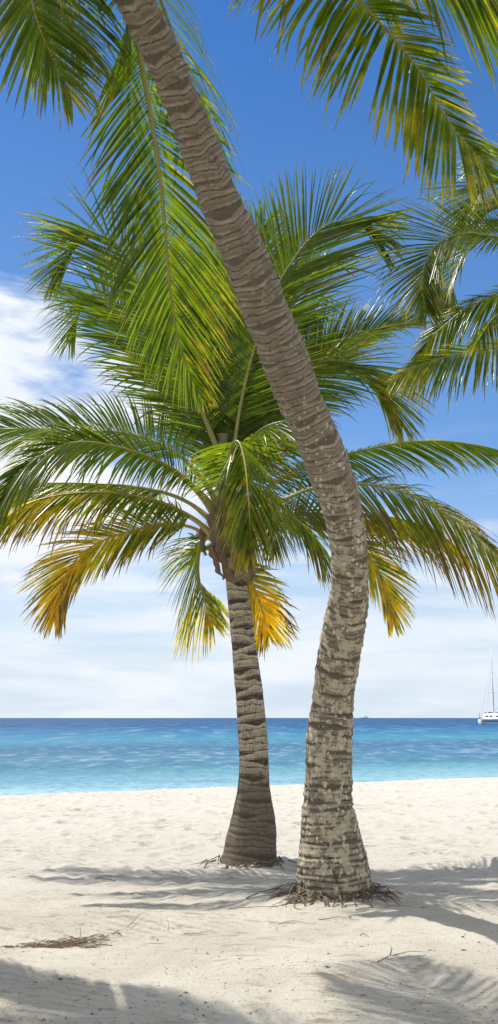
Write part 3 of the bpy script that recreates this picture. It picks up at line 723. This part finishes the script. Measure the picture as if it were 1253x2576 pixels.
fb([(560, 1370), (530, 1350), (505, 1372), (498, 1430), (506, 1485), (522, 1535), (537, 1572)], (.9, 1.2), ll=.66, face=.7, droop=.45, yellow=.38, brown=.2, width=.036, rib=.028, pet=.12, rough=.1, npl=60, scale_s=(.9, 1.1))
fb([(562, 1390), (530, 1378), (500, 1392), (470, 1425)], (.9, 1.1), ll=.55, face=.6, droop=.5, yellow=.3, brown=.3, width=.034, rib=.022, pet=.1, npl=36)
# --- in front of the crown
fb([(580, 1330), (572, 1200), (583, 1122), (600, 1110), (614, 1150), (622, 1215), (628, 1300), (630, 1385)], (-1.9, -2.0), ll=.60, face=.35, droop=.9, yellow=.26, brown=.3, width=.032, rib=.028, pet=.28, npl=80, rough=.12, label='frond drooping over the crown towards the viewer')
fb([(585, 1330), (590, 1220), (610, 1140), (650, 1085), (700, 1062), (745, 1062), (790, 1090)], (-.9, -1.0), ll=.6, face=.2, droop=1.0, yellow=.26, brown=.35, width=.030, rib=.028, pet=.3, npl=70, rough=.14)
fb([(590, 1340), (625, 1260), (655, 1230), (680, 1260), (690, 1330), (692, 1390)], (-1.2, -1.3), ll=.42, face=.2, droop=1.0, yellow=.2, brown=.5, width=.028, rib=.026, pet=.3, npl=50, rough=.2)
fb([(600, 1400), (612, 1425), (632, 1460), (650, 1505), (664, 1548), (676, 1598)], (.4, .5), ll=.44, face=.8, droop=.35, yellow=.85, brown=.6, width=.034, rib=.020, pet=.05, npl=56, rough=.2, tipbend=.4, fwd=(.7, 1.25), label='dying orange-yellow frond hanging beside the trunk')

# crown base: dead leaf sheaths, cut stalk ends, flower stalks
def sheath(parent, pts, w0, Yd, seed):
    rr = random.Random(seed); P, L = catmull([at(x, y, Yd) for x, y in pts], 14); v = []; f = []
    n = 9
    for i in range(14):
        t = Vector(P[min(i+1, 13)]-P[max(i-1, 0)]).normalized(); s_ = t.cross(Vector((0, -1, 0))).normalized()
        fr = s_.cross(t); ww = w0*(1-.55*(i/13)**1.5)*(1+.12*math.sin(i*1.7+seed))
        for k in range(n):
            a = (k/(n-1)-.5)*2.2
            q = Vector(P[i])+s_*math.sin(a)*ww+fr*(math.cos(a)-1)*ww*.8
            q += Vector((1, 1, 1))*mn.noise(q*14+Vector((seed, 0, 0)))*.03
            v.append(tuple(q))
    for i in range(13):
        for k in range(n-1):
            f.append((i*n+k, i*n+k+1, (i+1)*n+k+1, (i+1)*n+k))
    o_ = meshobj('leaf_sheath', v, f, m_husk, parent)
    md = o_.modifiers.new('thick', 'SOLIDIFY'); md.thickness = .012
    return o_
for i, (pts, w0, dd) in enumerate((
    ([(540, 1300), (545, 1360), (565, 1420), (585, 1465)], .085, -.22), ([(512, 1325), (508, 1360), (515, 1400)], .05, -.05),
    ([(590, 1330), (596, 1390), (600, 1432)], .10, -.24), ([(625, 1380), (636, 1420), (630, 1462)], .055, -.16),
    ([(560, 1250), (562, 1310), (572, 1370)], .09, -.2), ([(530, 1290), (545, 1330), (552, 1390)], .05, -.27),
    ([(608, 1340), (618, 1380), (622, 1425)], .06, -.2), ([(560, 1090), (558, 1160), (560, 1230)], .07, -.16),
    ([(530, 1370), (545, 1420), (562, 1458)], .045, -.24), ([(600, 1240), (605, 1290), (606, 1340)], .08, -.15))):
    sheath(root2, pts, w0, D2+dd, i+1)
mb = MB(); rr = random.Random(4)
for k in range(26):
    x = rr.uniform(585, 612); y = rr.uniform(1395, 1430); p = at(x, y, D2-.3-rr.uniform(0, .06))
    q = p+Vector((rr.uniform(-.10, .10), rr.uniform(-.05, .02), rr.uniform(-.13, .02)))
    mb.tube([p, (p+q)/2+Vector((0, 0, .02)), q], [.009, .007, .003], 5)
mb.build('flower_cluster', m_flower, root2)

# ------------------------------------------------------------------ THIRD PALM (crown just past the right edge)
D3 = 11.5
c3 = at(1475, 720, D3)
root3 = empty('tall_palm_tree', (c3.x+.5, D3+.3, gz(c3.x+.5, D3+.3)))
tag(root3, 'coconut palm at the right edge, only its crown fronds reaching in against the sky', 'palm tree', 'coconut palms on the beach')
def wtrunk(parent, base, top, bend, r0, r1, m, seed):
    """trunk of a palm standing outside the picture, in world coordinates"""
    base = Vector(base); top = Vector(top); mid = (base+top)/2+Vector(bend); n = 220; ns_ = 28
    P, L = catmull([base, base*.55+mid*.45+Vector(bend)*.2, mid, top], n)
    v, f, sc_a, ed, rn, al, pp = [], [], [], [], [], [], []
    for i in range(n):
        q = i/(n-1)*L; r = r0*math.exp(-q/.5)*.7+(r1+(r0*.55-r1)*(1-i/n)); ph = (q/.09)
        fr_ = ph % 1; r += .012*(1-fr_)
        for k in range(ns_):
            a = 2*math.pi*k/ns_; v.append((P[i][0]+math.cos(a)*r, P[i][1]+math.sin(a)*r, P[i][2]))
            sc_a.append(float(fr_ < .6)); ed.append(float(fr_ < .12)); rn.append(_hash(np.int64(ph), np.int64(3), seed)); al.append(i/n); pp.append(fr_)
    for i in range(n-1):
        for k in range(ns_): f.append((i*ns_+k, i*ns_+(k+1) % ns_, (i+1)*ns_+(k+1) % ns_, (i+1)*ns_+k))
    return meshobj('trunk', v, f, m, parent, attrs={'scar': sc_a, 'edge': ed, 'rnd': rn, 'along': al, 'phase': pp})
wtrunk(root3, root3.location, c3+Vector((0, 0, .1)), (.25, 0, 0), .28, .13, m_trunk2, 5)
def f3(pts, dY, **kw):
    kw.setdefault('yellow', .24); kw.setdefault('brown', .1)
    return frond(root3, [(1475, 715)]+pts, D3, D3+dY[1], Ym=D3+dY[0], **kw)
f3([(1400, 560), (1320, 470), (1253, 452), (1216, 466), (1186, 493), (1166, 533), (1154, 580)], (.3, .2), ll=.62, face=.75, droop=.1, width=.034, rib=.028, pet=.2, npl=80)
f3([(1390, 660), (1320, 612), (1253, 596), (1176, 586), (1126, 598), (1091, 623), (1068, 668), (1062, 723), (1074, 790)], (-.5, -.8), ll=.66, face=.75, droop=.2, width=.034, rib=.030, pet=.2, npl=100)
f3([(1400, 680), (1340, 600), (1280, 575), (1220, 590), (1170, 640), (1135, 700), (1128, 780)], (.6, .6), ll=.6, face=.4, droop=.4, width=.034, rib=.028, pet=.2, npl=85)
f3([(1380, 720), (1310, 722), (1253, 743), (1176, 773), (1126, 812), (1086, 848), (1056, 892), (1036, 918)], (.4, .4), ll=.66, face=.6, droop=.35, hang=.25, scale_s=(.5, 1.1), yellow=.25, brown=.2, width=.030, rib=.028, pet=.2, npl=95)
f3([(1390, 790), (1320, 850), (1253, 872), (1176, 886), (1101, 903), (1040, 925), (985, 955)], (-.5, -.9), ll=.66, face=.6, droop=.35, hang=.2, scale_s=(.45, 1.1), yellow=.25, brown=.1, width=.034, rib=.028, pet=.2, npl=95, fwd=(.5, 1.2))
f3([(1430, 600), (1380, 500), (1320, 420), (1260, 390), (1215, 400), (1180, 430)], (.6, .9), ll=.6, face=.4, droop=.5, width=.034, rib=.028, pet=.2, npl=80)
f3([(1430, 640), (1350, 540), (1290, 520), (1235, 530), (1195, 570)], (.2, .1), ll=.6, face=.3, droop=.6, width=.034, rib=.028, pet=.25, npl=70)
f3([(1420, 760), (1370, 745), (1300, 760), (1240, 800), (1200, 860)], (-.9, -1.4), ll=.5, face=.2, droop=.9, yellow=.22, width=.032, rib=.028, pet=.25, npl=70)
for (dx, dy, dz, h) in ((2.4, -1.8, -.4, .8), (2.9, .8, -.3, .8), (.8, 2.8, 0, .9), (1.3, -.6, 1.8, 1.4), (.9, -2.9, -.8, .7)):
    p = c3; frond(root3, [p, p+Vector((dx*.3, dy*.3, h*.8)), p+Vector((dx*.65, dy*.65, h)), p+Vector((dx, dy, dz)), p+Vector((dx*1.2, dy*1.2, dz-.8))], 0, 0, world=True, ll=.7, droop=1.0, yellow=.17, width=.036, seed=int(dx*10+dy*100)+5)

# ------------------------------------------------------------------ CATAMARAN
m_white = simple('white_hull_paint', (.80, .81, .82), .25, var=.03, scale=1)
m_grey = simple('grey_nonskid_deck', (.50, .51, .53), .5, var=.08, scale=1)
m_dkw = simple('tinted_window', (.03, .04, .06), .1, var=.1, scale=1)
m_blue = simple('blue_canvas', (.04, .08, .22), .8, var=.15, scale=1)
m_alu = simple('mast_alloy', (.42, .46, .50), .4, .3, var=.05, scale=1)
DC = (EYE-WL)*CP*F/17.0*1.0
def wat(px, Yd): d = ray(px, 1806); return Vector((d.x/d.y*Yd, Yd, WL))
DC = 380.0
S = DC/F/CP*1.0                                    # metres per layout pixel there
catp = wat(1243, DC)
cat_ = empty('catamaran', catp)
tag(cat_, 'white sailing catamaran anchored at the right edge with bare mast and blue canopy', 'catamaran')
HB = 5.0                                            # half beam
def hull(parent, xo, name='hull'):
    mb = MB(); n = 22; m_ = 10; rows = []
    for i in range(n):
        f = i/(n-1); y = -9+18*f                       # bow towards the camera (-y)
        bw = .95*min(1, (f/.45)**.7+.06)*(1-.15*max(0, f-.7)/.3); keel = -.7*min(1, f*4+.05)
        sheer = 1.75+.35*(1-f)**2
        row = []
        for k in range(m_):
            a = k/(m_-1)*math.pi; cxx = math.cos(a)*bw; zz = sheer-(sheer-keel)*math.sin(a)**.55 if False else sheer+(keel-sheer)*math.sin(a)**.6
            row.append((xo+cxx, y-(.5*(1-f)*(zz > 0)*zz*.3), zz))
        rows.append(row)
    v = [p for r_ in rows for p in r_]; f_ = [(i*m_+k, i*m_+k+1, (i+1)*m_+k+1, (i+1)*m_+k) for i in range(n-1) for k in range(m_-1)]
    f_ += [((i+1)*m_, (i+1)*m_+m_-1, i*m_+m_-1, i*m_) for i in range(n-1)]
    f_.append(tuple(range(m_))); f_.append(tuple((n-1)*m_+k for k in range(m_))[::-1])
    mb.add([Vector(p)+catp for p in v], f_); return mb.build(name, m_white, parent)
for sgn in (-1, 1): hull(cat_, sgn*HB)
mb = MB()
def cb(c, s): mb.box((catp.x+c[0], catp.y+c[1], catp.z+c[2]), s)
v = []
for (y, z0, z1, hx) in ((-5.5, 1.55, 1.9, 4.6), (-4.5, 1.1, 2.35, 4.6), (6, 1.1, 2.35, 4.6), (8, 1.3, 2.2, 4.6)):
    v += [(catp.x-hx, catp.y+y, catp.z+z0), (catp.x+hx, catp.y+y, catp.z+z0), (catp.x+hx, catp.y+y, catp.z+z1), (catp.x-hx, catp.y+y, catp.z+z1)]
mb.add(v, [(0, 1, 2, 3)]+[(i*4+a, i*4+(a+1) % 4, (i+1)*4+(a+1) % 4, (i+1)*4+a) for i in range(3) for a in range(4)]+[(15, 14, 13, 12)])
mb.build('bridge_deck', m_grey, cat_, smooth=False)
mb = MB(); v = []
for (z, x0, x1, y0, y1) in ((2.35, -4.1, 4.1, -4.0, 5.5), (3.5, -3.7, 3.7, -2.9, 5.3), (4.0, -3.3, 3.3, -2.2, 5.0), (4.12, -2.6, 2.6, -1.6, 4.6)):
    v += [(catp.x+x0, catp.y+y0, catp.z+z), (catp.x+x1, catp.y+y0, catp.z+z), (catp.x+x1, catp.y+y1, catp.z+z), (catp.x+x0, catp.y+y1, catp.z+z)]
mb.add(v, [(3, 2, 1, 0)]+[(i*4+a, i*4+(a+1) % 4, (i+1)*4+(a+1) % 4, (i+1)*4+a) for i in range(3) for a in range(4)]+[(12, 13, 14, 15)])
cabin = mb.build('cabin', m_white, cat_, smooth=False)
for xo in (-2.7, -1.2, 1.2, 2.7):
    mb = MB(); mb.add([(catp.x+xo-.55, catp.y-3.66, catp.z+2.75), (catp.x+xo+.55, catp.y-3.66, catp.z+2.75), (catp.x+xo+.5, catp.y-3.1, catp.z+3.32), (catp.x+xo-.5, catp.y-3.1, catp.z+3.32)], [(0, 1, 2, 3)])
    o_ = mb.build('window', m_dkw, cabin, smooth=False); md = o_.modifiers.new('t', 'SOLIDIFY'); md.thickness = .06; md.offset = 0
MT = 170*S*1.06
mb = MB(); mb.tube([catp+Vector((0, 0, 2.2)), catp+Vector((.1, 0, MT*.5)), catp+Vector((.3, .2, MT))], [.17, .15, .09], 8); mast = mb.build('mast', m_alu, cat_)
mb = MB()
for f in (.42, .68):
    mb = MB(); mb.tube([catp+Vector((-1.5*(1-f)-.4, 0, MT*f)), catp+Vector((1.5*(1-f)+.4, 0, MT*f))], .06, 5); mb.build('spreader', m_alu, mast)
mb = MB(); top = catp+Vector((.28, .2, MT*.86))
for q in ((-HB, .8, 2), (HB, .8, 2), (0, -8.6, 2.2), (-2.9, .5, 2.3), (2.9, .5, 2.3)): mb.tube([top, catp+Vector(q)], .028, 4)
mb.build('rigging', m_alu, cat_)
mb = MB(); mb.tube([catp+Vector((0, .3, 4.9)), catp+Vector((.3, 6.8, 5.3))], .16, 8); mb.tube([catp+Vector((0, .6, 5.15)), catp+Vector((.3, 6.4, 5.6))], [.34, .22], 8)
mb.build('boom', m_white, cat_)
mb = MB(); mb.box(tuple(catp+Vector((2.7, 2.6, 4.55))), (3.2, 4.2, .16)); mb.box(tuple(catp+Vector((2.7, .55, 4.2))), (3.2, .1, .6)); mb.build('canopy', m_blue, cat_, smooth=False)
mb = MB()
for sx_ in (-1, 1):
    pts = [catp+Vector((sx_*(HB+.6), y, 2.9)) for y in (-8.3, -4, 0, 4, 8)]; mb.tube(pts, .035, 4)
    for y in (-8.3, -6, -4, -2, 0, 2, 4, 6, 8): mb.tube([catp+Vector((sx_*(HB+.6), y, 1.8)), catp+Vector((sx_*(HB+.6), y, 2.9))], .035, 4)
mb.tube([catp+Vector((-HB, -8.4, 2.0)), catp+Vector((HB, -8.4, 2.0))], .13, 6)
mb.tube([catp+Vector((-HB-.2, -8.6, 1.9)), catp+Vector((-HB-.55, -8.8, 4.6))], .13, 6)
mb.build('railing', m_alu, cat_)
for x, w_ in ((-3.0, .5), (-1.6, 1.0), (-.7, .5)):
    mb = MB(); mb.box(tuple(catp+Vector((x, -.5, 4.36))), (w_, .5, .5)); mb.build('deck_box', m_dkw, cat_, smooth=False)
mb = MB(); mb.tube([catp+Vector((.6, 1.6, 4.1)), catp+Vector((.6, 1.6, 5.7)), catp+Vector((.9, 1.6, 6.2))], [.1, .1, .45], 8); mb.build('radar', m_white, cat_)

# ------------------------------------------------------------------ MOTOR YACHT on the horizon
DY = 3600.0; sy = DY/F/CP; yp = wat(918, DY)
cat_.rotation_euler.z = -math.atan(.22)
yt = empty('motor_yacht', yp); tag(yt, 'tiny white motor yacht far out on the horizon', 'yacht')
Ly = 22*sy; hy = .85
mb = MB(); v = []
for f, bw, z1 in ((0, .25, 1.35*2), (.12, .75, 1.15*2), (.4, 1, 1.0*2), (1, .92, .9*2)):
    x = yp.x-Ly/2+f*Ly; b_ = 3.4*bw
    v += [(x+(.10*Ly if f == 0 else 0), yp.y-b_*.6, yp.z), (x+(.10*Ly if f == 0 else 0), yp.y+b_*.6, yp.z), (x, yp.y+b_, yp.z+z1*1.5), (x, yp.y-b_, yp.z+z1*1.5)]
mb.add(v, [(0, 3, 2, 1)]+[(i*4+a, i*4+(a+1) % 4, (i+1)*4+(a+1) % 4, (i+1)*4+a) for i in range(3) for a in range(4)]+[(12, 13, 14, 15)])
mb.build('hull', simple('blue_grey_hull', (.42, .48, .58), .4, var=.05, scale=.2), yt, smooth=False)
mb = MB()
for (f0, f1, z0, z1) in ((.22, .85, 3.0, 5.8), (.38, .78, 5.8, 8.2), (.52, .70, 8.2, 10.0)):
    a0, a1 = yp.x-Ly/2+f0*Ly, yp.x-Ly/2+f1*Ly; v = []
    for z, k in ((z0, 0), (z1, .07*Ly)):
        v += [(a0+k, yp.y-2.6, yp.z+z), (a1-k*.3, yp.y-2.6, yp.z+z), (a1-k*.3, yp.y+2.6, yp.z+z), (a0+k, yp.y+2.6, yp.z+z)]
    mb.add(v, [(3, 2, 1, 0), (4, 5, 6, 7), (0, 1, 5, 4), (1, 2, 6, 5), (2, 3, 7, 6), (3, 0, 4, 7)])
mb.build('superstructure', m_white, yt, smooth=False)
mb = MB(); mb.tube([yp+Vector((1, 0, 10)), yp+Vector((1.5, 0, 12.6))], [.35, .15], 6); mb.build('radar_mast', m_alu, yt)

# ------------------------------------------------------------------ litter on the sand
m_litter, g, b, o = mat('dry_litter')
geo = N(g.nt, 'ShaderNodeNewGeometry').outputs['Position']
c = g.ramp(g.noise(geo, 3.3, 1), [(.3, (.06, .045, .035)), (.5, (.16, .12, .085)), (.66, (.24, .14, .06)), (.75, (.10, .08, .06))])
g.lk(c, b.inputs['Base Color']); b.inputs['Roughness'].default_value = .9
rr = random.Random(12); mb = MB()
for k in range(2200):
    px = rr.uniform(-100, 1350); py = 2190+(rr.random()**.8)*420; p = ground(px, py)
    z = gz(p.x, p.y); s_ = rr.uniform(.0015, .0055)*(1+(rr.random() < .06)*1.3); a = rr.uniform(0, PI_); ca, sa = math.cos(a), math.sin(a)
    l_ = s_*rr.uniform(1, 3.0); hgt_ = s_*rr.uniform(.3, 1)
    mb.add([(p.x+ca*l_, p.y+sa*l_, z), (p.x-sa*s_, p.y+ca*s_, z+.001), (p.x-ca*l_, p.y-sa*l_, z), (p.x+sa*s_, p.y-ca*s_, z+.001), (p.x+rr.uniform(-1, 1)*s_*.3, p.y, z+hgt_)], [(0, 1, 4), (1, 2, 4), (2, 3, 4), (3, 0, 4)])
tag(mb.build('leaf_litter', m_litter, smooth=False), 'crumbs of dry leaf and shell scattered over the near sand', 'litter', kind='stuff')
# reddish dead roots in the hollow
mb = MB()
for k in range(240):
    px = rr.gauss(150, 55); py = 2349-(px-120)*.07+rr.gauss(0, 4)+4; p = ground(px, py); z = gz(p.x, p.y)
    a = rr.gauss(0, .45)+(PI_ if rr.random() < .5 else 0); ln = rr.uniform(.03, .12); pts = []
    for q in range(4):
        f = q/3; x = p.x+math.cos(a)*ln*f; y = p.y+math.sin(a)*ln*f+rr.uniform(-.01, .01); pts.append((x, y, gz(x, y)+.004+rr.uniform(0, .012)*math.sin(f*PI_)))
    mb.tube(pts, rr.uniform(.0012, .0028), 4)
tag(mb.build('dead_root_mat', simple('red_brown_roots', (.15, .10, .072), .9, var=.5, scale=20)), 'red-brown mat of dead rootlets lying in the shaded hollow on the left', 'roots', kind='stuff')
# twigs lying about
m_twig = simple('dry_twig', (.16, .12, .085), .85, var=.3, scale=20)
TW = [((575, 2288), (700, 2290), .006, 'straight dry twig on the pale sand left of the leaning trunk foot'),
      ((620, 2262), (745, 2232), .009, 'long root-like stick running up to the foot of the leaning palm from the left'),
      ((895, 2300), (1035, 2286), .006, 'thin stick on the sand just right of the front palm roots'),
      ((950, 2440), (1002, 2408), .006, 'forked twig on the shaded sand in the middle right foreground'),
      ((802, 2318), (905, 2318), .006, 'thin straight twig lying just in front of the front palm roots'),
      ((700, 2326), (796, 2324), .004, 'wavy thin twig on bright sand below the front palm'),
      ((240, 2216), (290, 2220), .010, 'dark stick in the shadow streak left of the rear palm'),
      ((325, 2252), (365, 2250), .009, 'short dark stick on the second shadow streak left of the rear palm'),
      ((462, 2340), (548, 2340), .004, 'reddish thin twig lying level on the sand left of centre'),
      ((320, 2330), (376, 2316), .004, 'curved fine root arching over the sand left of centre'),
      ((422, 2335), (428, 2310), .004, 'little upright twig poking from the sand left of centre'),
      ((905, 2352), (930, 2360), .006, 'short bent twig on sunlit sand below the front palm')]
for i, (a_, b_, r_, lab) in enumerate(TW):
    p, q = ground(*a_), ground(*b_); pts = []
    arch = .02 if 'arching' in lab else 0
    if 'upright' in lab: q = p+Vector((.02, .01, 0)); pts = [(p.x, p.y, gz(p.x, p.y)-.01), (p.x+.01, p.y, gz(p.x, p.y)+.05), (p.x-.012, p.y, gz(p.x, p.y)+.11)]
    else:
        for k in range(9):
            f = k/8; x = p.x+(q.x-p.x)*f; y = p.y+(q.y-p.y)*f+.02*math.sin(f*8+i)
            pts.append((x, y, gz(x, y)+r_*.7+.012*math.sin(f*PI_)+arch*math.sin(f*PI_)))
    mb = MB(); mb.tube(pts, [.65*r_*(1-.6*k/(len(pts)-1)) for k in range(len(pts))], 6)
    if 'forked' in lab:
        mb.tube([pts[5], (pts[5][0]+.02, pts[5][1]+.05, pts[5][2]+.03), (pts[5][0]+.01, pts[5][1]+.08, pts[5][2]+.05)], [.004, .003, .001], 5)
        mb.tube([pts[6], (pts[6][0]+.12, pts[6][1]+.03, pts[6][2]+.02), (pts[6][0]+.25, pts[6][1]+.05, pts[6][2]+.01)], [.003, .002, .001], 5)
    tag(mb.build('twig', m_twig), lab, 'twig', 'twigs on the sand')
